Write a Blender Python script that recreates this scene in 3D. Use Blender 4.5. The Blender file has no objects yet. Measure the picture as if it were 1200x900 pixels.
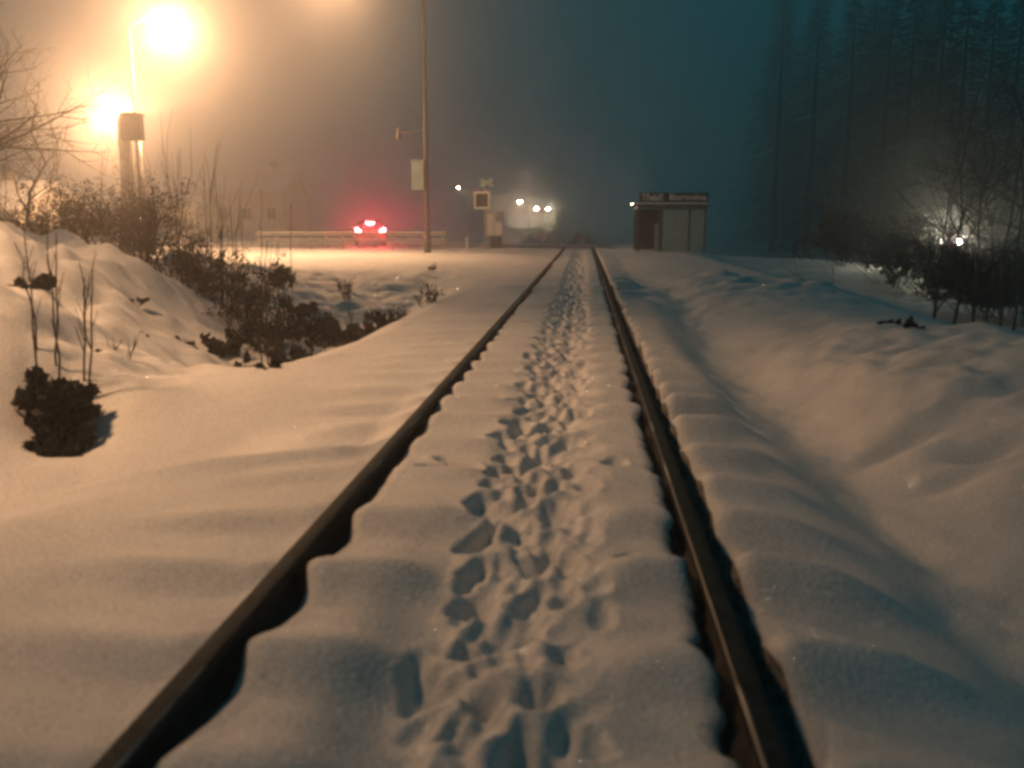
import bpy, math, random
import numpy as np
from mathutils import Vector, Matrix
R = math.radians
sc = bpy.context.scene
col = sc.collection
random.seed(7); rng = np.random.default_rng(7)

# ------------------------------------------------------------------ camera
F = 1040.0                      # focal length in photo pixels (1200 wide)
PITCH, YAW, CAMH = R(10.19), R(4.6), 1.19
fwd = Vector((-math.sin(YAW)*math.cos(PITCH), math.cos(YAW)*math.cos(PITCH), -math.sin(PITCH)))
rgt = Vector((math.cos(YAW), math.sin(YAW), 0.0))
upv = rgt.cross(fwd)
cam_d = bpy.data.cameras.new('camera'); cam = bpy.data.objects.new('camera', cam_d); col.objects.link(cam)
m = Matrix((rgt, upv, -fwd)).transposed().to_4x4(); m.translation = (0, 0, CAMH); cam.matrix_world = m
cam_d.sensor_width = 36; cam_d.lens = F/1200*36; cam_d.clip_end = 3000; cam_d.clip_start = 0.05
cam_d.dof.use_dof = True; cam_d.dof.focus_distance = 26.0; cam_d.dof.aperture_fstop = 2.0
sc.camera = cam
def P(px, py, d):
    """the world point d metres ahead that the photograph shows at px, py"""
    return Vector((0, 0, CAMH)) + d*(fwd + rgt*((px-600)/F) - upv*((py-450)/F))

# ------------------------------------------------------------------ world
w = bpy.data.worlds.new('World'); sc.world = w; w.use_nodes = True
nt = w.node_tree; bg = nt.nodes['Background']
EXPO = 3.0
SKY = (0.0003, 0.050, 0.064)
sky = nt.nodes.new('ShaderNodeTexSky'); sky.sky_type = 'NISHITA'; sky.sun_disc = False
sky.sun_elevation = R(-6); sky.sun_rotation = R(140); sky.air_density = 1.5; sky.dust_density = 3
mx = nt.nodes.new('ShaderNodeMix'); mx.data_type = 'RGBA'; mx.blend_type = 'ADD'; mx.inputs[0].default_value = 0.02
mx.inputs[6].default_value = (*[c/2**EXPO for c in SKY], 1)
nt.links.new(sky.outputs[0], mx.inputs[7]); nt.links.new(mx.outputs[2], bg.inputs[0]); bg.inputs[1].default_value = 1.0
sc.view_settings.view_transform = 'Standard'; sc.view_settings.look = 'None'
sc.view_settings.exposure = EXPO; sc.view_settings.gamma = 1; sc.view_settings.use_curve_mapping = False
cy = sc.cycles
cy.use_denoising = True; cy.max_bounces = 6; cy.diffuse_bounces = 2; cy.glossy_bounces = 2
cy.volume_bounces = 1; cy.transmission_bounces = 3; cy.filter_width = 3.2
cy.sample_clamp_indirect = .12; cy.use_light_tree = True
HPS = (1.0, 0.525, 0.245)

# ------------------------------------------------------------------ materials
def mat(name, c, rough=0.7, metal=0.0, var=0.0, scale=8.0, c2=None, bump=0.0, bscale=None, spec=0.5):
    m_ = bpy.data.materials.new(name); m_.use_nodes = True
    t = m_.node_tree; b = t.nodes['Principled BSDF']
    b.inputs['Roughness'].default_value = rough; b.inputs['Metallic'].default_value = metal
    b.inputs['Specular IOR Level'].default_value = spec
    b.inputs['Base Color'].default_value = (*c, 1)
    tc = t.nodes.new('ShaderNodeTexCoord')
    if var or c2:
        n = t.nodes.new('ShaderNodeTexNoise'); n.inputs['Scale'].default_value = scale; n.inputs['Detail'].default_value = 6
        t.links.new(tc.outputs['Object'], n.inputs['Vector'])
        r = t.nodes.new('ShaderNodeValToRGB'); r.color_ramp.elements[0].position = .35; r.color_ramp.elements[1].position = .65
        a = c; bb = c2 if c2 else tuple(x*(1-var) for x in c)
        r.color_ramp.elements[0].color = (*bb, 1); r.color_ramp.elements[1].color = (*a, 1)
        t.links.new(n.outputs['Fac'], r.inputs[0]); t.links.new(r.outputs[0], b.inputs['Base Color'])
    if bump:
        n2 = t.nodes.new('ShaderNodeTexNoise'); n2.inputs['Scale'].default_value = bscale or scale*3; n2.inputs['Detail'].default_value = 5
        t.links.new(tc.outputs['Object'], n2.inputs['Vector'])
        bp = t.nodes.new('ShaderNodeBump'); bp.inputs['Strength'].default_value = bump; bp.inputs['Distance'].default_value = .02
        t.links.new(n2.outputs['Fac'], bp.inputs['Height']); t.links.new(bp.outputs[0], b.inputs['Normal'])
    return m_
def emis(name, c, s):
    m_ = bpy.data.materials.new(name); m_.use_nodes = True
    b = m_.node_tree.nodes['Principled BSDF']
    b.inputs['Base Color'].default_value = (*c, 1); b.inputs['Emission Color'].default_value = (*c, 1)
    b.inputs['Emission Strength'].default_value = s
    m_.cycles.emission_sampling = 'NONE'
    return m_
def grainy(m_):
    # granular crust: fine light and dark grains in the snow itself
    t = m_.node_tree; b = t.nodes['Principled BSDF']; src = b.inputs['Base Color'].links[0].from_socket
    tc = t.nodes.new('ShaderNodeTexCoord'); prev = src
    for sc_, lo in ((230, .60), (75, .80)):
        n = t.nodes.new('ShaderNodeTexNoise'); n.inputs['Scale'].default_value = sc_; n.inputs['Detail'].default_value = 2
        mr = t.nodes.new('ShaderNodeMapRange'); mr.inputs[1].default_value = .35; mr.inputs[2].default_value = .65; mr.inputs[3].default_value = lo; mr.inputs[4].default_value = 1.04
        mxx = t.nodes.new('ShaderNodeMix'); mxx.data_type = 'RGBA'; mxx.blend_type = 'MULTIPLY'; mxx.inputs[0].default_value = 1
        t.links.new(tc.outputs['Object'], n.inputs['Vector']); t.links.new(n.outputs['Fac'], mr.inputs[0])
        t.links.new(prev, mxx.inputs[6]); t.links.new(mr.outputs[0], mxx.inputs[7]); prev = mxx.outputs[2]
    t.links.new(prev, b.inputs['Base Color'])
SNOW = mat('snow', (.84, .85, .87), .65, c2=(.76, .77, .79), scale=1.3, bump=.35, bscale=55, spec=.3)
grainy(SNOW)
BALLAST = mat('dirty_ballast', (.26, .26, .26), .9, c2=(.07, .07, .07), scale=30, bump=1, bscale=60)
ROAD = mat('slushy_asphalt', (.10, .10, .10), .5, c2=(.42, .42, .43), scale=1.1, bump=.4, bscale=20)
STEEL = mat('rusty_rail_steel', (.055, .055, .054), .8, c2=(.035, .025, .02), scale=14, bump=.4, bscale=60)
HEAD = mat('worn_rail_head', (.03, .042, .045), .6, c2=(.018, .022, .022), scale=9, bump=.3, bscale=40, spec=.04)
BAND = mat('polished_running_band', (.36, .37, .37), .3, metal=1, c2=(.012, .014, .014), scale=.9)
for e_, p_ in zip([n_ for n_ in BAND.node_tree.nodes if n_.type == 'VALTORGB'][0].color_ramp.elements, (.52, .62)): e_.position = p_
GALV = mat('galvanised_steel', (.33, .33, .34), .5, metal=.5, var=.3, scale=6)
DARKM = mat('dark_metal', (.07, .07, .075), .5, var=.3, scale=6)
CONC = mat('concrete', (.30, .29, .27), .85, var=.35, scale=5, bump=.3)
PLASTER = mat('plaster', (.62, .59, .52), .85, var=.2, scale=2, bump=.2)
PAINTW = mat('white_paint', (.75, .75, .72), .6, var=.15, scale=4)
WOOD = mat('dark_wood', (.018, .022, .022), .8, var=.5, scale=9, bump=.4)
BARK = mat('bark', (.035, .033, .03), .9, var=.5, scale=12, bump=.6)
TWIG = mat('twig', (.022, .021, .02), .85, var=.4, scale=7)
DRY = mat('dry_leaf', (.022, .024, .02), .9, c2=(.012, .014, .012), scale=5)
NEEDLE = mat('spruce_needles', (.035, .06, .035), .85, c2=(.06, .09, .05), scale=2)
SIGNB = mat('sign_board', (.008, .016, .03), .4)
GLASSD = mat('dark_glass', (.02, .025, .03), .12, spec=.6)
REDP = mat('red_car_paint', (.16, .02, .02), .3, spec=.6)
GREYP = mat('grey_car_paint', (.14, .15, .16), .3, spec=.6)
RUBBER = mat('tyre_rubber', (.025, .025, .025), .8)
RIM = mat('wheel_rim', (.4, .4, .42), .35, metal=.8)
PANEL = mat('painted_steel_panel', (.27, .40, .41), .6, var=.2, scale=3)
ORANGE = mat('orange_plate', (.55, .25, .08), .5)
LAMPG = emis('lamp_bowl_lit', (1, .75, .45), 40)
FARG = emis('far_lamp_lit', (1, .80, .55), 90)
WHITEG = emis('white_lamp_lit', (1, .92, .75), 6)
TAIL = emis('tail_light_lit', (1, .06, .08), 60)
HEADL = emis('head_light_lit', (1, .92, .75), 60)

# ------------------------------------------------------------------ mesh helpers
class MB:
    def __init__(s): s.v = []; s.f = []
    def add(s, vs, fs):
        o = len(s.v); s.v += [tuple(v) for v in vs]; s.f += [tuple(i+o for i in f) for f in fs]
    def box(s, c, d, rz=0.0, taper=1.0, rx=0.0):
        M = Matrix.Translation(c) @ Matrix.Rotation(rz, 4, 'Z') @ Matrix.Rotation(rx, 4, 'X')
        x, y, z = d[0]/2, d[1]/2, d[2]/2
        b = min(x, y, z)*.12                                  # small chamfer round the plan
        ring = [(-x+b,-y),(x-b,-y),(x,-y+b),(x,y-b),(x-b,y),(-x+b,y),(-x,y-b),(-x,-y+b)]
        vs = [M @ Vector((px, py, -z)) for px, py in ring] + [M @ Vector((px*taper, py*taper, z)) for px, py in ring]
        fs = [tuple(range(7, -1, -1)), tuple(range(8, 16))] + [(i, (i+1) % 8, (i+1) % 8+8, i+8) for i in range(8)]
        s.add(vs, fs)
    def tube(s, pts, rad, n=6, cap=True):
        pts = [Vector(p) for p in pts]
        if not hasattr(rad, '__len__'): rad = [rad]*len(pts)
        vs, fs = [], []
        for i, p in enumerate(pts):
            d = (pts[min(i+1, len(pts)-1)] - pts[max(i-1, 0)]).normalized()
            a = d.orthogonal().normalized() if i == 0 else (a - d*a.dot(d)).normalized()
            b = d.cross(a)
            for k in range(n):
                t = 2*math.pi*k/n; vs.append(p + (a*math.cos(t) + b*math.sin(t))*rad[i])
        for i in range(len(pts)-1):
            for k in range(n):
                fs.append((i*n+k, i*n+(k+1) % n, (i+1)*n+(k+1) % n, (i+1)*n+k))
        if cap: fs += [tuple(range(n-1, -1, -1)), tuple(range((len(pts)-1)*n, len(pts)*n))]
        s.add(vs, fs)
    def prism(s, prof, y0, y1, M=None):
        """profile in (x, z) extruded along y"""
        n = len(prof); vs = [Vector((x, y0, z)) for x, z in prof] + [Vector((x, y1, z)) for x, z in prof]
        if M: vs = [M @ v for v in vs]
        s.add(vs, [tuple(range(n)), tuple(range(2*n-1, n-1, -1))] + [(i, i+n, (i+1) % n+n, (i+1) % n) for i in range(n)])
    def ball(s, c, r, sq=1.0, n=12, h=8, z0=-1, z1=1):
        vs, fs = [], []
        for j in range(h+1):
            ph = math.asin(z0 + (z1-z0)*j/h) if True else 0
            for k in range(n):
                t = 2*math.pi*k/n
                vs.append((c[0]+r*math.cos(ph)*math.cos(t), c[1]+r*math.cos(ph)*math.sin(t), c[2]+r*sq*math.sin(ph)))
        for j in range(h):
            for k in range(n): fs.append((j*n+k, j*n+(k+1) % n, (j+1)*n+(k+1) % n, (j+1)*n+k))
        s.add(vs, fs)
    def build(s, name, m_, parent=None, smooth=False, loc=None):
        me = bpy.data.meshes.new(name); me.from_pydata(s.v, [], s.f); me.materials.append(m_)
        if smooth: me.polygons.foreach_set('use_smooth', [True]*len(me.polygons))
        me.update()
        o = bpy.data.objects.new(name, me); col.objects.link(o)
        if parent: o.parent = parent
        if loc is not None: o.location = loc
        return o
def tag(o, label=None, cat=None, group=None, kind=None):
    if label: o['label'] = label
    if cat: o['category'] = cat
    if group: o['group'] = group
    if kind: o['kind'] = kind
    return o
def empty(name, loc, rz=0, label=None, cat=None, group=None):
    o = bpy.data.objects.new(name, None); o.empty_display_size = .2; col.objects.link(o)
    o.location = loc; o.rotation_euler.z = rz
    return tag(o, label, cat, group)
def part(name, m_, parent, fn, smooth=False):
    b = MB(); fn(b); return b.build(name, m_, parent, smooth)
def lamp(kind, name, loc, power, color, radius, parent=None, rot=None, spot=None, blend=1):
    l = bpy.data.lights.new(name, kind); l.energy = power; l.color = color; l.shadow_soft_size = radius
    o = bpy.data.objects.new(name, l); col.objects.link(o); o.location = loc
    if rot: o.rotation_euler = rot
    if spot: l.spot_size = spot; l.spot_blend = blend
    if parent: o.parent = parent
    return o
def copy_tree(o, parent=None):
    c = o.copy(); col.objects.link(c); c.parent = parent
    for ch in list(o.children): copy_tree(ch, c)
    return c

# ------------------------------------------------------------------ terrain
def smooth(a, b, x):
    t = np.clip((x-a)/(b-a), 0, 1); return t*t*(3-2*t)
_tab = np.random.default_rng(3).random((256, 256))
def vnoise(x, y):
    xi = np.floor(x).astype(int); yi = np.floor(y).astype(int); fx = x-xi; fy = y-yi
    fx = fx*fx*(3-2*fx); fy = fy*fy*(3-2*fy)
    a = _tab[xi % 256, yi % 256]; b = _tab[(xi+1) % 256, yi % 256]; c = _tab[xi % 256, (yi+1) % 256]; d = _tab[(xi+1) % 256, (yi+1) % 256]
    return (a*(1-fx)+b*fx)*(1-fy) + (c*(1-fx)+d*fx)*fy - .5
def fbm(x, y, o=4):
    s = 0; a = 1
    for i in range(o): s = s + a*vnoise(x*2**i+17*i, y*2**i+5*i); a *= .5
    return s
XL, XR = -1.05, .45            # rail centre lines
def gauss(x, y, cx, cy_, sx, sy, rot=0):
    c, s = math.cos(rot), math.sin(rot); u = (x-cx)*c+(y-cy_)*s; v = -(x-cx)*s+(y-cy_)*c
    return np.exp(-.5*((u/sx)**2+(v/sy)**2))
def ripple(Y, ph=0):
    t = (Y-.06+ph+.10*fbm(Y*.9, 0*Y+11, 2))/.6; k = 2*np.pi*t
    return (np.cos(k) + .28*np.cos(2*k+.8))*(1+1.1*fbm(Y*.75+5, 0*Y+2, 2))
def height(X, Y):
    z = np.full(np.broadcast(X, Y).shape, -.045)
    c = X+.30
    amp = np.exp(-((Y-0)/60)**2)
    # humps over the sleepers, stronger outside the right rail
    jit = .12*fbm(X*.8, Y*1.3, 2)
    side = smooth(.47, .62, X)*(1-smooth(.85, 1.25, X+.15*fbm(Y*1.1, X*0+3, 2)))*(.040+.030*smooth(3.2, 5, Y))
    lft = smooth(.47+.3, .60+.3, -c)*(1-smooth(1.2, 1.75, -c))*.016
    mid = smooth(.02, .25, np.abs(X+.22)-.18)*(np.abs(c) < .76)*.024
    z = z + ripple(Y, .25*fbm(X*.9+9, Y*.45, 2)+jit*.6)*(side+lft+mid)*amp
    z = z + .03*fbm(X*.6+3, Y*.5, 4) + .004*fbm(X*5, Y*5, 3)
    # trodden path between the rails
    inpath = np.exp(-((X+.20)/.26)**4)
    z = z - inpath*.045*(1-smooth(30, 60, Y)) + inpath*.055*fbm(X*9, Y*7.5, 4)
    z = z + inpath*.016*fbm(X*21, Y*18, 2)*(1-smooth(8, 14, Y)) - .11*gauss(X, Y, -.50, 2.2, .11, .8) - .035*gauss(X, Y, .17, 2.55, .13, .12) - .035*gauss(X, Y, .2, 2.0, .14, .11)
    # right: groove and piled-up mounds
    cx = 1.50+.10*np.sin(Y*.55)+.06*fbm(Y*.7, X*0+1, 2)
    g = np.exp(-((X-cx)/.30)**2)*(1-smooth(17, 23, Y))
    z = z - g*(.10+.08*fbm(X*2.3, Y*1.6, 3))
    near = 1-smooth(9, 15, Y)
    z = z - near*(.21*smooth(.60, 1.85, X)-.16*smooth(1.9, 3.2, X)*smooth(3.6, 5.6, Y)) - .42*smooth(1.6, 3.4, X)*(1-smooth(3.0, 5.2, Y))
    m1 = gauss(X, Y, 3.35, 7.2, 1.25, 2.4, .18)*.42*smooth(1.5, 2.3, X)*(1+.7*fbm(X*1.3, Y*1.1, 4))
    m2 = gauss(X, Y, 3.0, 16.4, 1.1, 2.3, 0)*.30*(1+.8*fbm(X*1.2, Y*1.2, 4))
    m3 = gauss(X, Y, 2.5, 27, 1.0, 4.0, 0)*.12
    z = z + m1 + m2 + m3
    for (a, b, s1, s2, d, r) in ((2.0, 5.6, .28, .07, .07, .5), (2.35, 5.2, .16, .09, .09, .2), (2.75, 6.0, .14, .12, .10, .1), (2.1, 4.9, .2, .08, .07, .3), (3.1, 7.9, .3, .08, .09, .4), (2.6, 4.4, .22, .12, .07, .7)):
        z = z - d*gauss(X, Y, a, b, s1, s2, r)
    z = z - 2.0*smooth(4.2, 10, X)*(1-smooth(34, 60, Y)*.6) - 1.0*smooth(10, 30, X) + smooth(4, 8, X)*.10*fbm(X*.5, Y*.5, 3)
    # left: shoulder, ditch, bank
    sh = -2.25 + .12*fbm(Y*.6, X*0, 2)
    d = smooth(0, 1.3, sh-X)*smooth(6.0, 9.3, Y)*(1-smooth(13.5, 22, Y))
    z = z - .55*d*(1-smooth(0, 3.6, -5.6-X)*.4)
    z = z - .16*smooth(0, .9, -1.5-.45*(5.2-Y)-X)*(1-smooth(5.0, 6.2, Y))*smooth(2.2, 3.9, Y)
    # a soft crease sweeping left from the rail
    cr = Y-(5.05+.62*(X+1.2)+.20*(X+1.2)**2*.5)
    crm = (1-smooth(-1.35, -1.1, X))*smooth(-3.9, -3.2, X)
    z = z + crm*(.11*smooth(-.35, 0, cr)*np.exp(-np.clip(cr, 0, 9)/1.2)*-1 + .05*np.exp(-((cr+.30)/.18)**2))
    b1 = gauss(X, Y, -6.35, 9.2, 1.25, 2.1, .25)*1.22
    b2 = gauss(X, Y, -8.6, 10.5, 2.0, 4.2, .1)*.72
    b3 = gauss(X, Y, -4.7, 6.5, .9, 1.0, -.3)*.40
    b4 = gauss(X, Y, -7.2, 15.5, 1.6, 3.0, 0)*.55
    lump = 1+.5*fbm(X*.9+4, Y*.9, 4)
    bank = (b1+b2+b3+b4)*lump
    z = z + bank
    z = z + (.19*fbm(X*1.5, Y*1.5+40, 6)+.16*np.abs(fbm(X*1.3+8+Y*1.1, Y*.5-X*.3, 5)))*smooth(.1, .9, sh-.35-X)*smooth(4.2, 7, Y)*(1-smooth(17, 26, Y)*.75)
    for (a, b, s1, s2, dd) in ((-3.55, 5.75, .26, .20, .22), (-3.35, 5.35, .24, .15, .14), (-4.75, 6.9, .25, .15, .18), (-5.1, 8.0, .2, .13, .18), (-4.35, 7.4, .5, .09, .13), (-3.4, 9.3, .28, .16, .16), (-3.5, 8.3, .4, .10, .12)):
        z = z - dd*gauss(X, Y, a, b, s1, s2, -.35)
    z = z + .05*smooth(22, 30, Y)*(1-smooth(50, 60, Y))*fbm(X*.35, Y*.3, 4)*(1-smooth(-2.2, -1.4, X))
    # beyond the crossing road the land falls away
    z = z - 2.4*smooth(56, 95, Y)*smooth(-14, -3, X)
    s_ = (X-P(625, 287, 84).x)/(P(692, 278, 120).x-P(625, 287, 84).x)
    yb = 84+36*s_
    z = z + smooth(-.3, 0, s_)*(1-smooth(1.0, 1.4, s_))*2.15*np.exp(-((Y-yb)/4.5)**2)
    return z
def gnd(x, y):
    return float(height(np.array([[float(x)]]), np.array([[float(y)]]))[0, 0])

# footprints: (x, y, heading, half length, half width, depth)
prints = []
yy = 1.2; k = 0
for walker in range(12):
    yy = 1.0+random.random()*.4; sidef = 1; off = random.uniform(-.17, .13) if walker else -.14
    while yy < 42:
        x = -.20+off + sidef*random.uniform(.06, .13)+.05*math.sin(yy*.5+walker)
        prints.append((x, yy, random.gauss(0, .2), random.uniform(.065, .12), random.uniform(.028, .045), random.uniform(.03, .075)))
        yy += random.uniform(.26, .46)*(1+yy*.012); sidef *= -1
for (px, py, a, hl, hw, dp) in ((536, 548, -.9, .17, .055, .09), (512, 553, 1.3, .12, .04, .05), (585, 513, .2, .12, .06, .07), (606, 497, .5, .13, .07, .08), (722, 546, .1, .10, .07, .05), (545, 738, 0, .055, .05, .08),
                                (640, 645, .1, .13, .045, .09), (565, 625, .2, .17, .055, .10), (565, 590, 0, .12, .07, .08), (560, 690, -.3, .12, .05, .10), (625, 690, .4, .13, .045, .08), (568, 795, .1, .09, .05, .09), (605, 870, .1, .12, .05, .10),
                                (520, 865, .3, .10, .03, .05), (665, 425, 0, .09, .06, .05), (640, 545, .3, .1, .04, .07), (650, 570, .1, .12, .04, .07), (735, 660, .4, .05, .04, .04), (600, 437, .2, .08, .05, .04), (560, 660, .1, .14, .06, .09), (612, 470, .9, .12, .06, .08), (628, 462, .1, .12, .06, .07),
                                (700, 690, .2, .06, .05, .04), (585, 725, -.8, .1, .04, .06), (650, 610, .2, .12, .05, .07)):
    dr = (fwd + rgt*((px-600)/F) - upv*((py-450)/F)); t = (CAMH+.07)/-dr.z
    prints.append((dr.x*t, dr.y*t, a, hl*.9, hw*.8, dp*1.05))

def build_ground():
    ys = [-3.0]
    while ys[-1] < 300:
        y = ys[-1]
        ys.append(y + (.08 if y < 1.25 else max(.013, .0036*y) if y < 60 else .035*y*(1+(y-60)/60)))
    Y = np.array(ys); n = len(Y)
    def nz(seed, f, o=3): return fbm(Y*f+seed, np.full(n, seed*1.7), o)
    rp = ripple(Y)
    xLo = XL-.040-.015*np.clip(nz(2, 3)+.1, 0, 1)
    xLi = XL+.080-.012*ripple(Y, .03)+.030*nz(5, 3.2)+.012*nz(6, 11)
    xRi = XR-.082+.010*ripple(Y, .1)-.05*nz(9, 4)-.02*nz(3, 14)
    xRo = XR+.130-.010*rp+.035*nz(12, 2.5)+.014*nz(13, 9)
    def grow(s0, k, tot):
        o = [0.0]
        while o[-1] < tot: o.append(o[-1]+s0+k*o[-1])
        return np.array(o)
    gl = grow(.016, .0165, 160); gr = grow(.016, .018, 160)
    cols = [xLo-g for g in gl[::-1]]
    lip = [.0, .04, .1, .22, .4, .6, .78, .9, .96, 1.0]
    iL0 = len(cols)-1
    cols += [xLo+(xLi-xLo)*t for t in lip[1:]]
    iL1 = len(cols)-1
    for t in np.linspace(0, 1, 104)[1:]: cols.append(xLi+(xRi-xLi)*t)
    iR0 = len(cols)-1
    cols += [xRi+(xRo-xRi)*t for t in lip[1:]]
    iR1 = len(cols)-1
    cols += [xRo+g for g in gr[1:]]
    X = np.stack(cols, 1); Yg = np.repeat(Y[:, None], X.shape[1], 1)
    Z = height(X, Yg)
    # footprints
    dep = np.zeros_like(Z); rim = np.zeros_like(Z)
    c0, c1 = iL1, iR0+1
    for (x, y, a, hl, hw, dp) in prints:
        r0, r1 = np.searchsorted(Y, [y-.4, y+.4]); 
        if r1 <= r0: continue
        xs = X[r0:r1, c0:c1]-x; yv = Yg[r0:r1, c0:c1]-y
        u = yv*math.cos(a)+xs*math.sin(a); v = xs*math.cos(a)-yv*math.sin(a)
        hwv = hw*(1-.18*np.sin(u/hl*2.2))
        r = ((np.abs(u)/hl)**2.6+(np.abs(v)/hwv)**2.6)**(1/2.6)
        wgt = 1+.3*fbm(xs*9+x*50, yv*9, 2)
        dd = dp*(1-smooth(.55, 1.25, r*wgt))*(.8+.6*vnoise(xs*22+x*9, yv*16+y*7)); rr = dp*.16*np.exp(-((r-1.35)/.25)**2)
        dep[r0:r1, c0:c1] = np.maximum(dep[r0:r1, c0:c1], dd); rim[r0:r1, c0:c1] = np.maximum(rim[r0:r1, c0:c1], rr)
    Z = Z - dep + rim*(dep < .01)
    mid_ = Z[:, c0+2:c1-2].copy()
    for _ in range(2):
        mid_[1:-1, 1:-1] = (mid_[1:-1, 1:-1]*2+mid_[:-2, 1:-1]+mid_[2:, 1:-1]+mid_[1:-1, :-2]+mid_[1:-1, 2:])/6
    Z[:, c0+2:c1-2] = mid_
    # lips of the snow and the floors of the flangeways beside the rails
    for (i0, i1, outer) in ((iL0, iL1, 1), (iR0, iR1, 0)):
        for j in range(i0+1, i1):
            t = lip[j-i0]; e = min(t, 1-t)
            top = Z[:, i0] if t < .5 else Z[:, i1]
            Z[:, j] = top - .03 if e < .05 else np.where(e < .12, top-.09, -.168+.006*fbm(X[:, j]*30, Y*30, 2))
    for s, i0, sg in ((0, iL1, 1), (1, iR0, -1), (2, iR1, 1)):   # rounded brink
        for q, dz in enumerate((.020, .011, .005, .002)): Z[:, i0+sg*q] -= dz
    # asphalt road at the crossing
    nr, nc = X.shape
    me = bpy.data.meshes.new('snowy_ground')
    V = np.stack([X, Yg, Z], 2).reshape(-1, 3)
    idx = np.arange(nr*nc).reshape(nr, nc)
    Q = np.stack([idx[:-1, :-1], idx[:-1, 1:], idx[1:, 1:], idx[1:, :-1]], 2).reshape(-1, 4)
    me.vertices.add(len(V)); me.vertices.foreach_set('co', V.ravel().astype(np.float32))
    me.loops.add(len(Q)*4); me.loops.foreach_set('vertex_index', Q.ravel().astype(np.int32))
    me.polygons.add(len(Q)); me.polygons.foreach_set('loop_start', np.arange(0, len(Q)*4, 4, dtype=np.int32))
    me.polygons.foreach_set('loop_total', np.full(len(Q), 4, np.int32))
    mi = np.zeros((nr-1, nc-1), np.int32)
    for i0, i1 in ((iL0, iL1), (iR0, iR1)): mi[:, i0+1:i1-1] = 1
    me.materials.append(SNOW); me.materials.append(BALLAST)
    me.polygons.foreach_set('material_index', mi.ravel())
    me.polygons.foreach_set('use_smooth', np.ones(len(Q), bool))
    me.update(); me.validate()
    o = bpy.data.objects.new('snowy_ground', me); col.objects.link(o)
    tag(o, 'deep trodden snow over the ground, ditch and mounds', kind='structure')
    return o
build_ground()

def sheet(name, m_, ring, dz, nx=60, ny=10, lab=None):
    """a strip of surface that follows the ground: ring gives (x0,x1) and y(x, t)"""
    x0, x1, yf = ring; b = MB(); vs = []
    xs = np.linspace(x0, x1, nx)
    for j in range(ny):
        for x in xs:
            y = yf(x, j/(ny-1)); vs.append((x, y, gnd(x, y)+dz))
    b.add(vs, [(j*nx+i, j*nx+i+1, (j+1)*nx+i+1, (j+1)*nx+i) for j in range(ny-1) for i in range(nx-1)])
    o = b.build(name, m_, smooth=True); return tag(o, lab, kind='structure')
sheet('road', ROAD, (-60, 1.6, lambda x, t: 47.5+6.5*t+.02*(x+3)), .05, 120, 12, 'slushy grey road crossing behind the snow field')

# rails ------------------------------------------------------------
def rail(x, label):
    # running rail laid along the line, following the ground beyond the crossing
    prof_h = [(-.036, -.018), (-.034, -.006), (-.026, -.001), (-.012, .0005), (.012, .0005), (.026, -.001), (.034, -.006), (.036, -.018), (.034, -.034), (-.034, -.034)]
    prof_w = [(-.034, -.0345), (.034, -.0345), (.010, -.046), (.008, -.125), (.014, -.14), (.062, -.151), (.062, -.160), (-.062, -.160), (-.062, -.151), (-.014, -.14), (-.008, -.125), (-.010, -.046)]
    ys = list(np.arange(-2.5, 12, .25))+list(np.arange(12, 56, 1.0))+list(np.arange(56, 240, 4.0))
    r = empty('rail', (x, 0, 0), 0, label, 'rail', 'the two rails of the track')
    def ext(prof):
        b = MB(); n = len(prof); vs = []
        for y in ys:
            zz = min(0.0, gnd(x+.3, y)+.05) if y > 56 else 0.0
            vs += [(px, y, pz+zz) for px, pz in prof]
        fs = [(i*n+k, (i+1)*n+k, (i+1)*n+(k+1) % n, i*n+(k+1) % n) for i in range(len(ys)-1) for k in range(n)]
        b.add(vs, fs); return b
    ext(prof_h).build('rail_head', HEAD, r)
    ext(prof_w).build('rail_web', STEEL, r)
    s_ = -1 if x > 0 else 1
    ext([(s_*a, b) for a, b in ((.024, .0004), (.0305, -.0014), (.0335, -.0045), (.0335, -.0075), (.024, -.0075))][::s_]).build('running_band', BAND, r)
rail(XL, 'left rail with snow packed against its outer side')
rail(XR, 'right rail in a dark groove with a glint on its head')

# ------------------------------------------------------------------ street lamps
def street_lamp(base, h, arm, head_dir, power, label, spot=None, glass=LAMPG, group='street lamps shining in the fog', r=.075, radius=.18, gl=1.0, light=True, name='street_lamp', cat='street lamp', mp=None):
    t = empty(name, base, head_dir, label, cat, group)
    part('pole', mp or GALV, t, lambda b: (b.tube([(0, 0, -.3), (0, 0, h*.35), (0, 0, h)], [r*1.3, r*1.15, r*.75], 10), b.tube([(0, 0, -.1), (0, 0, .9)], r*1.7, 10)), True)
    part('arm', GALV, t, lambda b: b.tube([(0, 0, h-.03), (arm*.3, 0, h+.22), (arm*.7, 0, h+.33), (arm, 0, h+.34)], r*.5, 8), True)
    part('lamp_head', GALV, t, lambda b: (b.box((arm+.25, 0, h+.38), (.75, .30, .12)), b.box((arm+.22, 0, h+.46), (.5, .2, .05), taper=.6)))
    part('lamp_bowl', glass, t, lambda b: b.ball((arm+.28, 0, h+.315), .17*gl, .75, 14, 8, -1, 0), True)
    if spot: lamp('SPOT', 'lamp_light', (arm+.28, 0, h+.10), power, HPS, radius, t, rot=spot[0], spot=spot[1], blend=1)
    elif light: lamp('POINT', 'lamp_light', (arm+.28, 0, h+.31-.17*gl-.03-radius), power, HPS, radius, t)
    return t
def lamp_at(px, py, d, arm, hd, power, label, **k):
    p = P(px, py, d); off = Vector((math.cos(hd), math.sin(hd), 0))*(arm+.28)
    bx, by = p.x-off.x, p.y-off.y; p.z += .3; g = max(gnd(bx, by), -3)
    return street_lamp((bx, by, g), p.z+.1-g-.31, arm, hd, power, label, **k)
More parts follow.
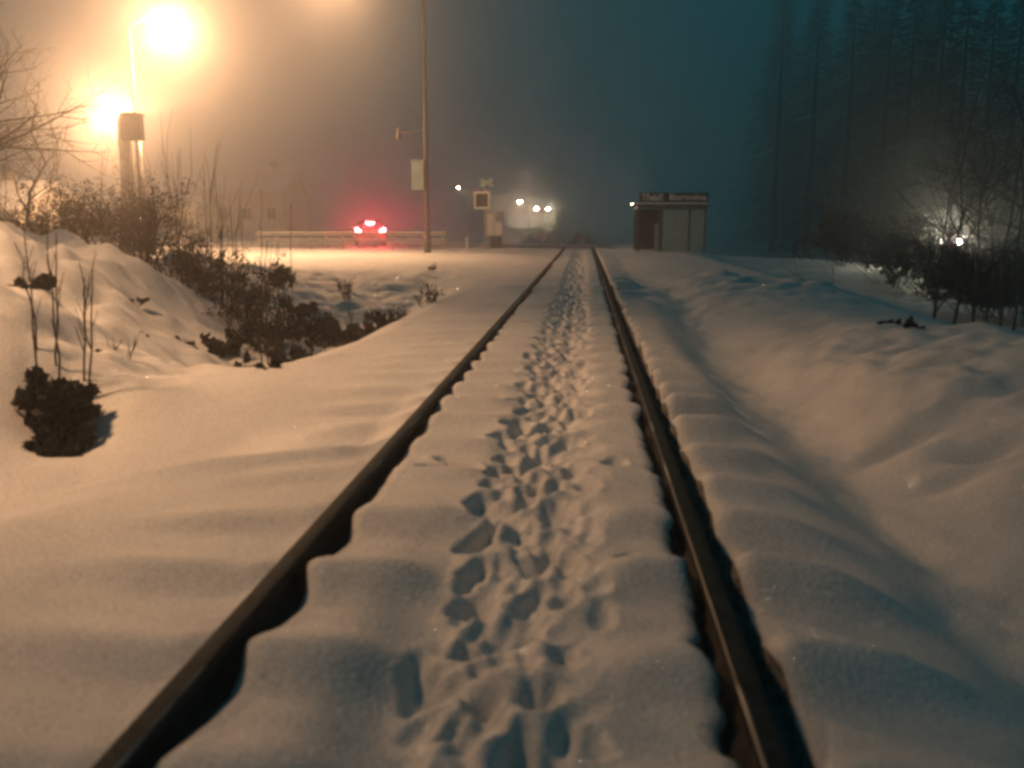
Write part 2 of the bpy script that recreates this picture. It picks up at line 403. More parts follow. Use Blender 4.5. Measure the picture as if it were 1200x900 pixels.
K = 0.17/2**EXPO
lamp_at(198, 36, 32, 1.1, R(10), 30000*K, 'glaring orange street lamp, the highest and largest glow at upper left', mp=DARKM)
lamp_at(131, 134, 47, 1.1, R(190), 48000*K, 'orange street lamp glowing behind the post with the steel box')
# tall mast whose lantern hangs just over the top of the picture
mb = P(501, 295, 38.5)
mg = gnd(mb.x, mb.y)
ml = P(415, -42, 38.5)
street_lamp((mb.x, mb.y, mg), ml.z-mg-.3, mb.x-ml.x-.2, R(184), 95000*K, 'tall dark mast by the crossing with a box halfway up its left side', radius=.4, spot=((R(26), R(-32), 0), R(138)), r=.09, name='lamp_mast', cat='lamp mast', group='street lamps shining in the fog', mp=DARKM)
aim = (Vector((3.3, 1.3, -8.4))).to_track_quat('-Z', 'Y').to_euler()
street_lamp((-10.2, 5.2, gnd(-10.2, 5.2)), 8.4, 1.3, R(0), 33000*K, 'street lamp standing left of the snow bank, outside the picture', spot=(aim, R(81)), radius=.5)
mast = [o for o in bpy.data.objects if o.name == 'lamp_mast'][0]
zb0, zb1 = P(493, 223, 38.5).z-mg, P(493, 191, 38.5).z-mg
part('steel_box', PANEL, mast, lambda b: (b.box((.34, 0.05, (zb0+zb1)/2), (.52, .3, zb1-zb0)), b.box((.34, .05, zb1+.04), (.6, .38, .06))))
for zz_ in (zb0+.2, zb1-.2): part('bracket', DARKM, mast, lambda b: b.box((.2, 0, zz_), (.5, .05, .05)))
zc_ = P(470, 158, 38.5).z-mg
part('cross_arm', DARKM, mast, lambda b: (b.tube([(-.05, 0, zc_), (1.25, 0, zc_+.05)], .03, 6), b.tube([(1.15, 0, zc_-.25), (1.15, 0, zc_+.2)], [.11, .07], 8)))
for px, py, d, pw, lab in ((609, 240, 108, 900, 'distant street lamp, leftmost and brightest of the three over the far road'), (629, 247, 128, 800, 'distant street lamp, middle and lowest of the three over the far road'), (642, 247, 150, 700, 'distant street lamp, rightmost and smallest of the three over the far road'),
                           (537, 224, 95, 160, 'tiny street lamp glowing just right of the tall mast')):
    lamp_at(px, py, d, .9, R(200), pw*K, lab, glass=FARG, group='distant street lamps beyond the crossing', gl=1.3 if d > 96 else .6, radius=.2)

# ------------------------------------------------------------------ pillar with box (left)
d0 = 29.0; pb = P(154, 262, d0)
pg = gnd(pb.x, pb.y)
t = empty('signal_post', (pb.x, pb.y, pg), R(8), 'grey post with a square box at its head, in front of the lower glowing lamp', 'post')
ztop = P(154, 139, d0).z-pg; zm = P(154, 167, d0).z-pg; zf = P(154, 212, d0).z-pg
part('column', CONC, t, lambda b: b.box((-.02, 0, (zf+ztop)/2), (.34, .3, ztop-zf), taper=.93))
part('flared_foot', CONC, t, lambda b: (b.box((0, 0, (zf-.3)/2), (.85, .7, zf+.3), taper=.42)))
part('steel_box', DARKM, t, lambda b: (b.box((.28, -.08, (ztop+zm)/2+.02), (.62, .42, ztop-zm)), b.box((.28, -.08, ztop+.05), (.70, .5, .05))))

# ------------------------------------------------------------------ houses in the haze
def house(px0, px1, pyt, pye, pyb, d, label, rz=0, deep=7):
    a, b_ = P(px0, pyb, d), P(px1, pyb, d); wd = (b_-a).length
    cx_, cy2 = (a.x+b_.x)/2, (a.y+b_.y)/2; zt, ze = P(px0, pyt, d).z, P(px0, pye, d).z; g = -.4
    t = empty('house', (cx_, cy2+deep/2, g), rz, label, 'house', 'houses fading into the fog'); he = ze-g; ht = zt-g
    part('wall', PLASTER, t, lambda b: (b.prism([(-wd/2, 0), (wd/2, 0), (wd/2, he), (-wd/2, he)], -deep/2, deep/2)))
    part('gable', PLASTER, t, lambda b: (b.prism([(-deep/2+.05, he+.004), (deep/2-.05, he+.004), (0, ht-.1)], -wd/2+.05, wd/2-.05, Matrix.Rotation(R(90), 4, 'Z'))))
    def rf(b):
        for s in (-1, 1):
            L = math.hypot(deep/2+.5, ht-he+.3); ang = math.atan2(ht-he, deep/2)
            M = Matrix.Translation((0, s*(deep/4+.2), (ht+he)/2+.02)) @ Matrix.Rotation(-s*ang, 4, 'X')
            b.add([M @ Vector(v) for v in ((-wd/2-.4, -L/2, 0), (wd/2+.4, -L/2, 0), (wd/2+.4, L/2, 0), (-wd/2-.4, L/2, 0), (-wd/2-.4, -L/2, .22), (wd/2+.4, -L/2, .22), (wd/2+.4, L/2, .22), (-wd/2-.4, L/2, .22))],
                  [(3, 2, 1, 0), (4, 5, 6, 7), (0, 1, 5, 4), (1, 2, 6, 5), (2, 3, 7, 6), (3, 0, 4, 7)])
    r = part('roof', SNOW, t, rf)
    part('chimney', CONC, r, lambda b: b.box((wd*.2, .6, ht+.3), (.6, .6, 1.2)))
    nwin = max(2, int(wd/2.6))
    for i in range(nwin):
        x = -wd/2+wd*(i+.5)/nwin; hh = min(1.3, he*.35)
        f = part('window', PAINTW, t, lambda b: (b.box((x, -deep/2-.02, he*.55+hh/2), (1.1, .08, .08)), b.box((x, -deep/2-.02, he*.55-hh/2), (1.1, .08, .08)), b.box((x-.52, -deep/2-.02, he*.55), (.08, .08, hh-.1)), b.box((x+.52, -deep/2-.02, he*.55), (.08, .08, hh-.1)), b.box((x, -deep/2-.02, he*.55), (.05, .06, hh-.1))))
        part('pane', GLASSD, f, lambda b: b.box((x, -deep/2-.008, he*.55), (.98, .02, hh-.1)))
    return t
house(248, 335, 198, 226, 285, 95, 'pale house with snowy roof in the orange fog, behind the bushes', deep=8)
house(196, 232, 234, 243, 283, 70, 'low snow-roofed hut left of the pale foggy house', deep=4)
house(-170, 26, 216, 248, 285, 50, 'snow-roofed house at the left edge behind the bank and bushes', deep=7)

# road barrier -------------------------------------------------------
t = empty('guard_rail', (0, 46.3, 0), 0, 'snow-capped metal barrier along the road behind the snow field', 'guard rail')
xs = np.linspace(P(300, 285, 46.3).x, P(519, 285, 46.3).x, 12)
part('beam', CONC, t, lambda b: (b.box(((xs[0]+xs[-1])/2, 0, .70), (xs[-1]-xs[0]+.4, .06, .16)), b.box(((xs[0]+xs[-1])/2, 0, .38), (xs[-1]-xs[0]+.4, .05, .10))))
part('snow_cap', SNOW, t, lambda b: (b.box(((xs[0]+xs[-1])/2, 0, .80), (xs[-1]-xs[0]+.3, .10, .05)), b.box(((xs[0]+xs[-1])/2, 0, .445), (xs[-1]-xs[0]+.3, .08, .025))))
for x in xs: part('post', CONC, t, lambda b: b.box((x, .09, .25), (.11, .1, 1.1)))

# ------------------------------------------------------------------ cars
def car(loc, rz, paint, label, tail=True, name='parked_car', group=None, bright=1):
    t = empty(name, loc, rz, label, 'car', group)          # rear looks to -Y of the car
    W, L = 1.68, 4.2
    prof = [(-2.08, .34), (-2.1, .62), (-2.04, .92), (-1.5, .98), (-.2, .98), (1.0, .96), (1.75, .84), (2.05, .70), (2.1, .42), (2.0, .26), (1.0, .22), (-1.0, .22), (-1.95, .26)]
    def shell(b, pr, w0, w1, zmin, zmax):
        n = len(pr); vs = []
        for s in (-1, -.86, .86, 1):
            for y, z in pr:
                wz = w0+(w1-w0)*max(0, min(1, (z-zmin)/(zmax-zmin)))
                k = .94 if abs(s) == 1 else 1.0
                vs.append((s*wz, y*(k if abs(s) == 1 else 1), z if abs(s) < 1 else zmin+(z-zmin)*.97))
        fs = [tuple(range(n-1, -1, -1)), tuple(range(3*n, 4*n))]
        for j in range(3): fs += [(j*n+i, j*n+(i+1) % n, (j+1)*n+(i+1) % n, (j+1)*n+i) for i in range(n)]
        b.add(vs, fs)
    body = part('body', paint, t, lambda b: shell(b, prof, W/2, W/2, .22, .98))
    part('cabin', GLASSD, t, lambda b: shell(b, [(-1.92, .965), (-1.6, 1.36), (-1.3, 1.425), (.1, 1.43), (1.05, .965)], W/2-.05, W/2-.22, .965, 1.43))
    part('roof', paint, t, lambda b: shell(b, [(-1.58, 1.405), (-1.3, 1.455), (.1, 1.46), (.25, 1.405)], W/2-.17, W/2-.2, 1.40, 1.46))
    part('rear_bumper', DARKM, t, lambda b: b.box((0, -2.09, .42), (W-.04, .12, .20)))
    part('front_bumper', DARKM, t, lambda b: b.box((0, 2.09, .38), (W-.04, .12, .20)))
    part('number_plate', PAINTW, t, lambda b: b.box((0, -2.125, .66), (.50, .02, .11)))
    for sx in (-1, 1):
        for y in (-1.3, 1.3):
            M = lambda x: (sx*x, y, .31)
            wh = part('wheel', DARKM, t, lambda b: b.tube([M(.66), M(.74)], .2, 14))
            part('tyre', RUBBER, wh, lambda b: b.tube([M(.64), M(.66), M(.82), M(.84)], [.27, .31, .31, .27], 18))
            part('rim', RIM, wh, lambda b: b.tube([M(.835), M(.85)], [.19, .17], 14))
        part('tail_light', TAIL if tail else DARKM, t, lambda b: (b.box((sx*.66, -2.10, .80), (.26, .06, .15)), b.box((sx*.74, -2.09, .93), (.12, .06, .10))))
        part('head_light', HEADL if not tail else GLASSD, t, lambda b: b.ball((sx*.62, 2.06, .62), .16, .8, 10, 6), True)
        part('mirror', paint, t, lambda b: b.box((sx*.90, .75, 1.0), (.16, .08, .12)))
    if tail:
        part('brake_light', TAIL, t, lambda b: b.box((0, -1.80, 1.27), (.42, .05, .035), rx=R(-30)))
        for sx, pw in ((-1, .5), (1, 1.0)):
            l = lamp('POINT', 'tail_glow', (sx*.66, -2.22, .82), 1100*pw*K*bright, (1, .05, .07), .07, t)
    else:
        for sx in (-1, 1): lamp('SPOT', 'head_beam', (sx*.62, 2.25, .64), 3400*K*bright, (1, .9, .62), .12, t, rot=(R(90), 0, 0), spot=R(168), blend=1)
    return t
cp = P(438, 285, 52)
car((cp.x, 51.0, gnd(cp.x, 51)+.06), R(14), REDP, 'car seen from behind in the fog with glowing red tail lights', name='car')
cp = P(1147, 283, 52)
car((cp.x, cp.y, P(1147, 283, 52).z-.62), R(180-68), GREYP, 'car with white headlights on, shining through the trees at right', tail=False, name='car')

# ------------------------------------------------------------------ shelter and station sign
dS = 41.0
s0, s1 = P(745, 294, dS), P(824, 294, dS)
g = gnd((s0.x+s1.x)/2, s0.y)
t = empty('shelter', ((s0.x+s1.x)/2, s0.y, g), R(2), 'small flat-roofed waiting shelter with a pale panelled right side', 'shelter')
Wd = s1.x-s0.x; H = P(780, 243, dS).z-g
part('side_wall', PANEL, t, lambda b: (b.box((Wd/2-.98, 0, H/2), (1.92, .10, H-.06)), b.box((Wd/2-.04, .9, H/2), (.08, 1.7, H-.06))))
for c_, d_ in (((Wd/2-2.02, -.01, H/2), (.12, .14, H)), ((-Wd/2+.05, -.01, H/2), (.09, .12, H)), ((Wd/2+.01, -.03, H/2), (.07, .14, H)), ((Wd/2-.72, -.03, H/2), (.05, .10, H-.1))): part('corner_post', DARKM, t, lambda b: b.box(c_, d_))
part('back_wall', WOOD, t, lambda b: b.box((-.4, 1.75, H/2), (Wd-.9, .08, H-.1)))
part('roof', DARKM, t, lambda b: b.box((0, .85, H+.06), (Wd+.3, 2.2, .12)))
part('roof_snow', SNOW, t, lambda b: b.box((0, .9, H+.17), (Wd+.2, 1.8, .07), taper=.97))
part('bench', WOOD, t, lambda b: (b.box((-.9, 1.35, .45), (1.2, .38, .06)), b.box((-1.3, 1.35, .2), (.07, .3, .44)), b.box((-.5, 1.35, .2), (.07, .3, .44))))
part('inner_panel', PANEL, t, lambda b: b.box((-.55, .35, H*.33), (.28, .05, H*.62)))
q = P(789, 231.5, dS)
sg = empty('station_sign', (q.x, q.y-.30, q.z), R(2), 'dark station name board with pale lettering on the shelter roof edge', 'sign')
part('board', SIGNB, sg, lambda b: b.box((0, 0, 0), (3.15, .05, .42), rx=0))
for xx_ in (-.9, 1.2): part('bracket', DARKM, sg, lambda b: b.box((xx_, .12, -.1), (.05, .2, .3)))
def text(body, size, loc, m_, parent, width=None):
    c = bpy.data.curves.new('lettering', 'FONT'); c.body = body; c.size = size; c.extrude = .006; c.align_x = 'CENTER'; c.align_y = 'CENTER'; c.offset = .008
    o = bpy.data.objects.new('tmp', c); col.objects.link(o)
    bpy.context.view_layer.update()
    me = bpy.data.meshes.new_from_object(o.evaluated_get(bpy.context.evaluated_depsgraph_get()))
    bpy.data.objects.remove(o)
    xs_ = [v.co.x for v in me.vertices]
    k = width/(max(xs_)-min(xs_)) if width else 1
    for v in me.vertices: v.co.x *= k
    me.materials.clear(); me.materials.append(m_)
    o = bpy.data.objects.new('lettering', me); col.objects.link(o); o.parent = parent; o.location = loc; o.rotation_euler = (R(90), 0, 0)
    return o
text('Třebíč', .40, (-.98, -.035, -.02), PAINTW, sg, 1.0)
text('Borovina', .40, (.62, -.035, 0), PAINTW, sg, 1.68)
# twin-bulb platform lamp left of the shelter
q = P(744, 241, 43.5); g = gnd(q.x, q.y)
t = empty('platform_lamp', (q.x, q.y, g), 0, 'slim post with two small white lamps beside the left end of the station board', 'lamp')
part('pole', DARKM, t, lambda b: b.tube([(0, 0, -.2), (0, 0, q.z-g-.05)], [.04, .03], 8))
for sx, dz, r_ in ((-.10, .03, .075), (.12, -.06, .06)):
    part('arm', DARKM, t, lambda b: b.tube([(0, 0, q.z-g-.1), (sx, 0, q.z-g-.12+dz)], .015, 6))
    part('bulb', WHITEG, t, lambda b: b.ball((sx, 0, q.z-g+dz), r_, 1.1, 10, 8), True)
lamp('POINT', 'bulb_light', (0, -.3, q.z-g), 120*K, (1, .85, .6), .1, t)

# ------------------------------------------------------------------ crossing signal, cabinet, marker posts
d = 45.0; q = P(565, 290, d); g = gnd(q.x, q.y)
t = empty('crossing_signal', (q.x, q.y, g), R(0), 'level crossing warning signal with a square black board edged in white', 'signal')
zb = P(565, 235, d).z-g; zs = P(572, 215, d).z-g
part('post', GALV, t, lambda b: (b.tube([(.18, .08, -.2), (.18, .08, zs-.1)], .055, 8), b.box((.18, .08, .1), (.4, .4, .5), taper=.8)))
part('backboard', PAINTW, t, lambda b: b.box((0, -.02, zb), (.80, .04, .86)))
bb = part('lamp_board', RUBBER, t, lambda b: b.box((0, -.055, zb), (.60, .03, .66)))
for x in (-.15, .15): part('lens', GLASSD, bb, lambda b: b.tube([(x, -.07, zb), (x, -.15, zb)], [.09, .10], 12))
def crossx(b):
    for s in (-1, 1):
        M = Matrix.Translation((.25, -.02+s*.02, zs)) @ Matrix.Rotation(s*R(28), 4, 'Y')
        b.add([M @ Vector((x*.36, y*.012, z*.075)) for x in (-1, 1) for y in (-1, 1) for z in (-1, 1)], [(0, 1, 3, 2), (4, 6, 7, 5), (0, 4, 5, 1), (2, 3, 7, 6), (0, 2, 6, 4), (1, 5, 7, 3)])
part('warning_cross', PANEL, t, crossx)
q = P(579, 290, 46.5); g = gnd(q.x, q.y)
t = empty('relay_cabinet', (q.x, q.y, g), R(6), 'pale equipment cabinet on a dark plinth right of the crossing signal', 'cabinet')
part('plinth', DARKM, t, lambda b: b.box((.10, 0, .25), (.62, .5, .72)))
cb = part('cabinet_body', PANEL, t, lambda b: b.box((0, 0, 1.22), (.92, .5, 1.2)))
part('door', PAINTW, cb, lambda b: (b.box((-.22, -.26, 1.22), (.40, .03, 1.08)), b.box((.22, -.26, 1.22), (.40, .03, 1.08))))
part('roof', SNOW, t, lambda b: b.box((0, 0, 1.87), (1.0, .58, .09), taper=.9))
for px, py, lab in ((547, 290, 'short white marker post in the snow left of the crossing signal'), ):
    q = P(px, py, 44); g = gnd(q.x, q.y)
    t = empty('marker_post', (q.x, q.y, g), 0, lab, 'post')
    part('stake', PAINTW, t, lambda b: b.box((0, 0, .25), (.10, .06, .75), taper=.9))
    part('reflector', ORANGE, t, lambda b: b.box((0, -.036, .5), (.06, .012, .1)))

# ------------------------------------------------------------------ plants
def branchy(b, p, d, L, r, depth, rnd, spread=.55, up=.15, n=5, leaf=None, seg=4):
    pts = [p]; q = p.copy(); dd = d.copy()
    for i in range(seg):
        dd = (dd + Vector((rnd.gauss(0, .10), rnd.gauss(0, .10), up*.25))).normalized(); q = q+dd*(L/seg); pts.append(q)
    b.tube(pts, [r*(1-.7*i/seg) for i in range(seg+1)], 5 if r > .02 else 3, cap=False)
    if leaf is not None and depth == 0:
        for i in range(leaf[1]):
            c = pts[rnd.randrange(1, seg+1)] + Vector((rnd.gauss(0, L*.12), rnd.gauss(0, L*.12), rnd.gauss(0, L*.12))); s = rnd.uniform(.5, 1)*leaf[2]
            a = Vector((rnd.gauss(0, 1), rnd.gauss(0, 1), rnd.gauss(0, 1))).normalized(); e = a.orthogonal().normalized()
            leaf[0].add([c-a*s, c+e*s*.5, c+a*s, c-e*s*.5], [(0, 1, 2, 3)])
    if depth > 0:
        for i in range(n):
            t = rnd.uniform(.3, 1.0); j = min(seg-1, int(t*seg)); bp_ = pts[j].lerp(pts[j+1], t*seg-j)
            nd = (dd*(1-spread)+Vector((rnd.gauss(0, 1), rnd.gauss(0, 1), rnd.gauss(.1, .6))).normalized()*spread+Vector((0, 0, up))).normalized()
            branchy(b, bp_, nd, L*rnd.uniform(.4, .65), r*.45, depth-1, rnd, spread, up, n, leaf, 3)
def shrub(px, py, d, h, w_, label, stems=12, leaves=9, seed=0, dense=1.0, name='shrub', z=None, leafs=.032, group='bare shrubs and weeds along the ditch', tall=0):
    rnd = random.Random(seed); q = P(px, py, d); g = gnd(q.x, q.y)
    t = empty(name, (q.x, q.y, g), 0, label, 'shrub' if name in ('shrub', 'thicket') else 'weed' if name == 'tall_weed' else 'grass tuft', group)
    sb, lb = MB(), MB()
    for i in range(stems):
        a = rnd.uniform(0, 6.283); rr = rnd.uniform(0, w_*.24)
        p = Vector((math.cos(a)*rr, math.sin(a)*rr, -.08)); dd = Vector((math.cos(a)*rnd.uniform(.05, .6)*w_/h, math.sin(a)*rnd.uniform(.05, .6)*w_/h, 1)).normalized()
        branchy(sb, p, dd, h*rnd.uniform(.55, 1.0), .009*(1+h*.35), 2 if dense > .8 else 1, rnd, .5, .12, 4, (lb, leaves, leafs))
    for i in range(tall):
        p = Vector((rnd.gauss(0, w_*.3), rnd.gauss(0, w_*.3), -.05)); 
        branchy(sb, p, Vector((rnd.gauss(0, .05), rnd.gauss(0, .05), 1)).normalized(), h*rnd.uniform(1.3, 2.0), .012, 1, rnd, .25, .3, 5, None)
    sb.build('stems', TWIG, t)
    if lb.v: lb.build('dry_leaves', DRY, t)
    return t
S = [ # px, py(base), d, height, width, label
 (70, 292, 13.5, 1.0, 1.3, 'dark tangled shrub just behind the crest of the snow bank', 14, 16),
 (18, 268, 16, 1.5, 1.6, 'dark bushy shrub above the bank at the left edge', 14, 12),
 (118, 300, 15, 1.15, 1.4, 'dark shrub on the bank under the post with the steel box', 14, 12),
 (168, 318, 14.5, 1.1, 1.3, 'dense dark shrub sloping down right of the bank crest', 16, 16),
 (212, 335, 13.5, .95, 1.2, 'dense dark shrub in the middle of the ditch row', 16, 16),
 (262, 350, 14, .9, 1.1, 'leafy dark shrub before the snow field, right of the dense ones', 14, 14),
 (292, 368, 12.5, .75, .9, 'low dark shrub on the ditch slope', 12, 14),
 (318, 388, 11.5, .55, .8, 'small dark shrub where the tall thin weeds rise', 12, 14),
 (355, 392, 12.5, .40, .9, 'flattened dark shrub on the far ditch slope', 10, 14),
 (392, 400, 11.8, .35, .8, 'rightmost low shrub lying in the ditch bottom', 10, 14),
 (145, 296, 19, 1.7, 1.6, 'hazy taller shrub round the foot of the post with the box', 12, 8),
]
for i, (px, py, d, h, w_, lab, st, lv) in enumerate(S):
    shrub(px, py, d, h, w_, lab, st+6, int(lv*.6), leafs=.027, seed=20+i, tall=3 if i in (3, 4, 5, 8) else 1)
shrub(74, 488, 6.0, .30, .44, 'black hollow shrub clump under the tall weeds on the near bank', 14, 26, seed=40, leafs=.055)
shrub(66, 520, 5.6, .2, .36, 'small dark clump below the hollow shrub at the foot of the bank', 9, 22, seed=41, leafs=.045)
shrub(48, 400, 7.6, .12, .45, 'dark strip of brush poking from the bank beside the tall weeds', 8, 16, seed=43, leafs=.04)
shrub(15, 355, 8.4, .14, .25, 'little dark tuft at the left edge of the bank', 8, 12, seed=44, leafs=.035)
shrub(318, 462, 7.6, .10, .28, 'small black tuft at the foot of the thin weeds by the track shoulder', 8, 14, seed=45, leafs=.04)
shrub(205, 372, 10, .12, .5, 'dark brush patch showing through the snow on the bank slope', 8, 10, seed=46, leafs=.035)
shrub(150, 345, 10.5, .12, .6, 'thin line of brush along the upper bank slope', 8, 10, seed=47, leafs=.035)
for i, (px, py, d, h, w_, lab) in enumerate([(345, 420, 10.6, 0.29, .6, 'flat brush in the ditch bottom nearest the track'), (375, 385, 13, 0.36, .7, 'brush patch high on the far ditch side'), (420, 392, 12.6, 0.27, .6, 'brush streak toward the ditch end'), (352, 360, 15, .3, .6, 'small brush between the snow field and the ditch'), (452, 380, 14, 0.25, .5, 'thin brush at the right end of the ditch'), (300, 440, 9.2, 0.22, .5, 'dark brush low on the near ditch slope'), (262, 395, 10.4, 0.25, .5, 'brush poking from the slope under the middle shrubs'), (330, 345, 17, .35, .7, 'brush clump at the left end of the snow field')]):
    shrub(px, py, d, h, w_, lab, 14, 16, seed=160+i, leafs=.035)
for i, (px, py, d, w_, lab) in enumerate([(215, 388, 9.6, .35, 'short brush streak low on the bank slope'), (236, 420, 8.8, .25, 'dark sprig low on the bank near the slender weeds'), (165, 400, 8.8, .22, 'small dark sprig in the middle of the bank face'), (255, 440, 8.5, .3, 'flat streak of twigs at the foot of the bank'), (118, 470, 7.0, .16, 'tiny sprig just right of the black clump'), (135, 372, 9.2, .2, 'small dark sprig high on the bank face'), (190, 430, 8.2, .25, 'faint twig streak on the lower bank')]):
    shrub(px, py, d, .07, w_, lab, 6, 8, seed=190+i, name='dry_tuft', leafs=.024)
shrub(500, 362, 14.5, .32, .5, 'dry grass tuft on the snow edge beside the track shoulder', 9, 5, seed=48, name='dry_tuft', dense=.5)
shrub(463, 372, 14.5, .26, .6, 'dry tuft left of the one on the snow edge', 8, 6, seed=49, name='dry_tuft', dense=.5)
shrub(408, 352, 16.5, .42, .5, 'brown dry tuft standing in the middle of the snow field', 8, 5, seed=50, name='dry_tuft', dense=.5)
shrub(436, 366, 15.5, .30, .5, 'brown tuft between two others above the ditch end', 8, 6, seed=51, name='dry_tuft', dense=.5)
shrub(506, 322, 24, .22, .22, 'single dark sprig in the snow below the tall mast', 6, 8, seed=52, name='dry_tuft', dense=.5)
shrub(330, 300, 34, .28, .4, 'small sprig far out in the bright snow field', 5, 4, seed=53, name='dry_tuft', dense=.5)
shrub(1040, 378, 9.3, .10, .45, 'dark sprigs on top of the right snow mound', 7, 10, seed=54, name='dry_tuft', leafs=.03)
shrub(1065, 382, 8.9, .12, .2, 'single small sprig right of those on the right mound', 5, 6, seed=55, name='dry_tuft', leafs=.03)
def weed(stemlist, d, label, seed):
    """a few tall thin stems: (px foot, py foot, px tip, py tip)"""
    rnd = random.Random(seed); f0 = P(stemlist[0][0], stemlist[0][1], d)
    t = empty('tall_weed', (f0.x, f0.y, gnd(f0.x, f0.y)), 0, label, 'weed', 'tall thin weeds standing in the snow')
    o = Vector(t.location)
    for (x0, y0, x1, y1) in stemlist:
        b = MB()
        dd = d+rnd.uniform(-.15, .15); a = P(x0, y0, dd)-o; c = P(x1, y1, dd+rnd.uniform(-.1, .1))-o; g_ = gnd(a.x+o.x, a.y+o.y)-o.z
        a.z = min(a.z, g_-.03) 
        pts = [a.lerp(c, k/5)+Vector((rnd.gauss(0, .012), 0, 0)) for k in range(6)]
        b.tube(pts, [.0085, .0078, .007, .006, .005, .003], 5)
        for k in range(5):
            u = rnd.uniform(.25, .95); p = a.lerp(c, u); L = rnd.uniform(.06, .2)
            b.tube([p, p+Vector((rnd.choice((-1, 1))*L*.3, rnd.gauss(0, .03), L))], [.004, .002], 3)
        b.build('stalk', TWIG, t)
weed([(46, 452, 30, 262), (48, 430, 27, 300), (69, 455, 56, 268), (70, 450, 66, 272), (99, 445, 96, 305), (104, 450, 107, 308)], 6.3, 'tall thin weeds rising from the black clump at far left', 1)
weed([(92, 440, 106, 320), (130, 470, 160, 400), (120, 455, 140, 398)], 7.3, 'short leaning weeds right of the tall ones on the bank', 2)
weed([(306, 458, 303, 300), (313, 458, 311, 280), (321, 460, 327, 290), (326, 455, 333, 350)], 7.9, 'slender weeds standing on the ditch edge nearest the track', 3)
weed([(208, 350, 205, 222), (248, 350, 238, 196), (262, 355, 253, 206), (275, 350, 270, 230)], 14, 'long bare stalks rising from the middle shrubs into the fog', 4)
weed([(308, 330, 306, 222), (341, 330, 340, 238), (284, 330, 282, 240)], 17, 'thin stalks in front of the bright snow edge', 5)
weed([(360, 460, 364, 430), (372, 455, 368, 425)], 8.2, 'two short stalks on the track shoulder', 6)

def bare_tree(x, y, h, label, seed, lean=0, n=7, r=.13, depth=3, group='bare trees', low=.25):
    rnd = random.Random(seed); g = gnd(x, y)
    t = empty('bare_tree', (x, y, g), 0, label, 'tree', group); tb, cb = MB(), MB()
    pts = [Vector((lean*k/6*h*.3+rnd.gauss(0, .05)*k, rnd.gauss(0, .04)*k, -.2+h*k/6)) for k in range(7)]
    tb.tube(pts, [r*(1-.8*k/6) for k in range(7)], 8, cap=False)
    for i in range(n*2):
        u = rnd.uniform(low, .98); k = min(5, int(u*6)); p = pts[k].lerp(pts[k+1], u*6-k); a = rnd.uniform(0, 6.283)
        branchy(cb, p, Vector((math.cos(a), math.sin(a), rnd.uniform(.2, .9))).normalized(), h*(1.05-u)*rnd.uniform(.4, .6), r*.35*(1.1-u)+.008, depth-1, rnd, .5, .05, 5)
    tb.build('trunk', BARK, t, True); cb.build('crown', TWIG, t)
    return t
q = P(-150, 240, 17); bare_tree(q.x, q.y, 8.0, 'bare tree whose dark twigs hang in at the upper left corner', 61, n=15, r=.17, depth=4, low=.15)
q = P(40, 260, 24); bare_tree(q.x, q.y, 4.6, 'thin bare sapling behind the bank at far left', 62, n=8, r=.07, low=.1)
q = P(-10, 240, 30); bare_tree(q.x, q.y, 9.5, 'hazy bare tree farther back at the left edge', 63, n=12, r=.15, depth=3)

def spruce(x, y, h, label, seed, w_=.24):
    rnd = random.Random(seed); g = gnd(x, y)
    t = empty('spruce', (x, y, g), 0, label, 'tree', 'dark trees on the right'); tb, cb = MB(), MB()
    tb.tube([(0, 0, -.4), (.03, 0, h*.5), (0, 0, h)], [h*.016, h*.009, .01], 7, cap=False)
    nl = int(h*4.2)
    for i in range(nl):
        u = (i+rnd.random())/nl; z = h*(.06+.93*u); L = h*w_*(1-u)**.85*rnd.uniform(.75, 1.15)+.08
        for k in range(9):
            a = rnd.uniform(0, 6.283); l2 = L*rnd.uniform(.6, 1.05); dx, dy = math.cos(a), math.sin(a)
            p0 = Vector((0, 0, z)); p1 = Vector((dx*l2, dy*l2, z-l2*rnd.uniform(.15, .42)))
            for m_ in range(int(4+l2*5)):
                s = rnd.uniform(.15, 1); c = p0.lerp(p1, s); wv = .10+.16*(1-s)+.05*rnd.random(); sd = Vector((-dy, dx, 0))*rnd.choice((-1, 1))
                e = c+sd*wv*1.5+Vector((dx, dy, 0))*wv-Vector((0, 0, wv*rnd.uniform(.3, 1.1)))
                cb.add([c-Vector((dx, dy, 0))*.06, c+Vector((dx, dy, .15))*.09, e], [(0, 1, 2)])
    tb.build('trunk', BARK, t, True); cb.build('crown', NEEDLE, t)
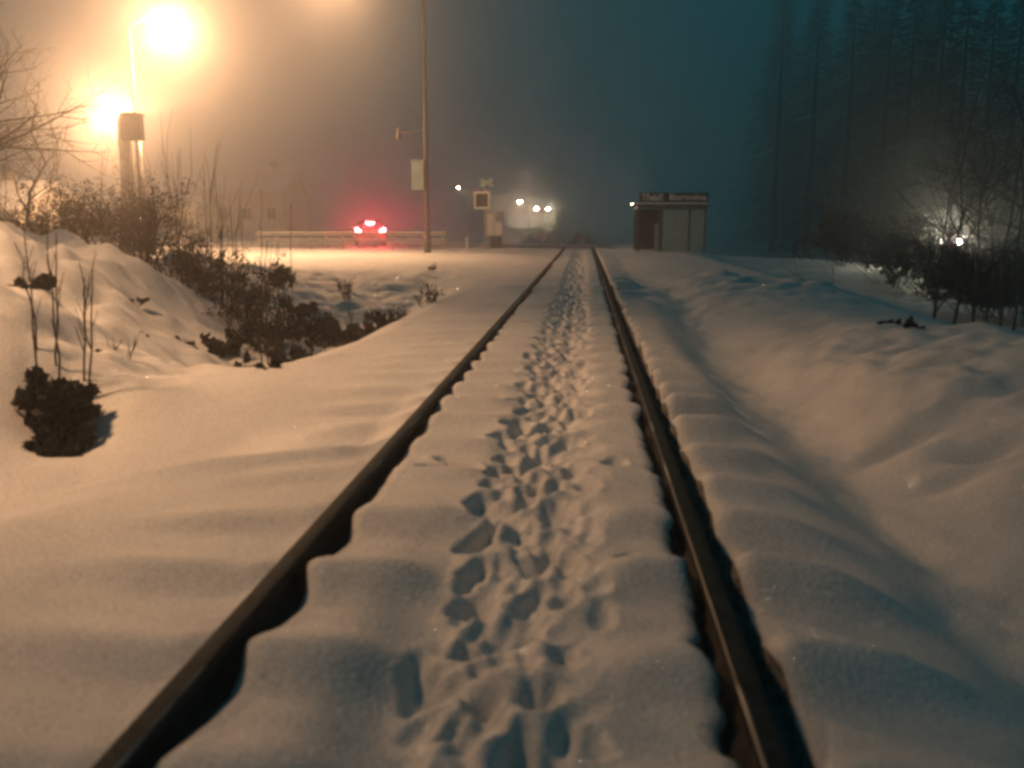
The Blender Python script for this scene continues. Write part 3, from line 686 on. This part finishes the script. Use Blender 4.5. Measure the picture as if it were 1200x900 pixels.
sp = [(905, 175, 'faintest spruce, at the left end of the dark forest edge'), (945, 150, 'faint spruce, second from the left of the dark forest edge'), (985, 125, 'third spruce from the left of the forest edge'), (1008, 140, 'spruce half hidden behind the third one of the forest edge'), (1026, 105, 'spruce in the middle of the dark forest'),
      (1052, 95, 'spruce left of the white headlights and two trees away'), (1068, 130, 'hazy spruce filling the gap left of the headlights'), (1086, 88, 'spruce next left of the white headlights'), (1112, 80, 'broad spruce just left above the headlights'), (1142, 86, 'spruce rising straight above the white headlights'), (1172, 78, 'spruce just right of the headlights'), (1206, 72, 'nearest tall spruce, at the right picture edge')]
sp = [(P(px, 290, d).x, P(px, 290, d).y, d*.285+4, lab) for px, d, lab in sp]
for i, (x, y, h, lab) in enumerate(sp): spruce(x, y, h, lab, 80+i)
labs = ['trunk-like bare tree farthest left in front of the headlights', 'thin bare tree crossing the left of the white glow', 'thin bare tree straight before the white headlights', 'crooked bare tree crossing the right of the white glow', 'bare tree between glow and the right picture edge', 'bare tree at the very right edge']
for i, px in enumerate((1100, 1124, 1147, 1163, 1180, 1196)):
    q = P(px, 300, 26+1.7*((i*5) % 4)); bare_tree(q.x, q.y, 6.5+i % 3, labs[i], 100+i, n=9, r=.055, group='dark trees on the right', low=.08)

for i, (px, d, h, w_, lab) in enumerate([(985, 52, 2.6, 6, 'hazy dark thicket beyond the gap of the two snow mounds'), (1045, 44, 3.0, 6, 'hazy dark thicket behind the crest of the near mound'), (1100, 40, 2.2, 5, 'dark thicket under and left of the white headlights'), (1150, 33, 1.8, 4.5, 'dark thicket below the white headlights'), (1205, 30, 2.2, 4.5, 'dark thicket at the right picture edge')]):
    shrub(px, 330, d, h, w_, lab, 26, 16, seed=140+i, name='thicket', leafs=.11, group='dark thickets behind the mounds')
# ------------------------------------------------------------------ haze
hb = MB(); zlo = float(-7.5); hb.box((0, 150, 16), (345, 345, 47)); hz = hb.build('haze', SNOW)
hz.data.materials.clear(); hm = bpy.data.materials.new('fog'); hm.use_nodes = True; hz.data.materials.append(hm)
tn = hm.node_tree; tn.nodes.remove(tn.nodes['Principled BSDF'])
pv = tn.nodes.new('ShaderNodeVolumePrincipled'); pv.inputs['Color'].default_value = (.98, .98, .98, 1)
pv.inputs['Density'].default_value = .0065; pv.inputs['Anisotropy'].default_value = .89
tn.links.new(pv.outputs[0], tn.nodes['Material Output'].inputs['Volume'])
tag(hz, 'thick night fog lit by the street lamps', kind='stuff')
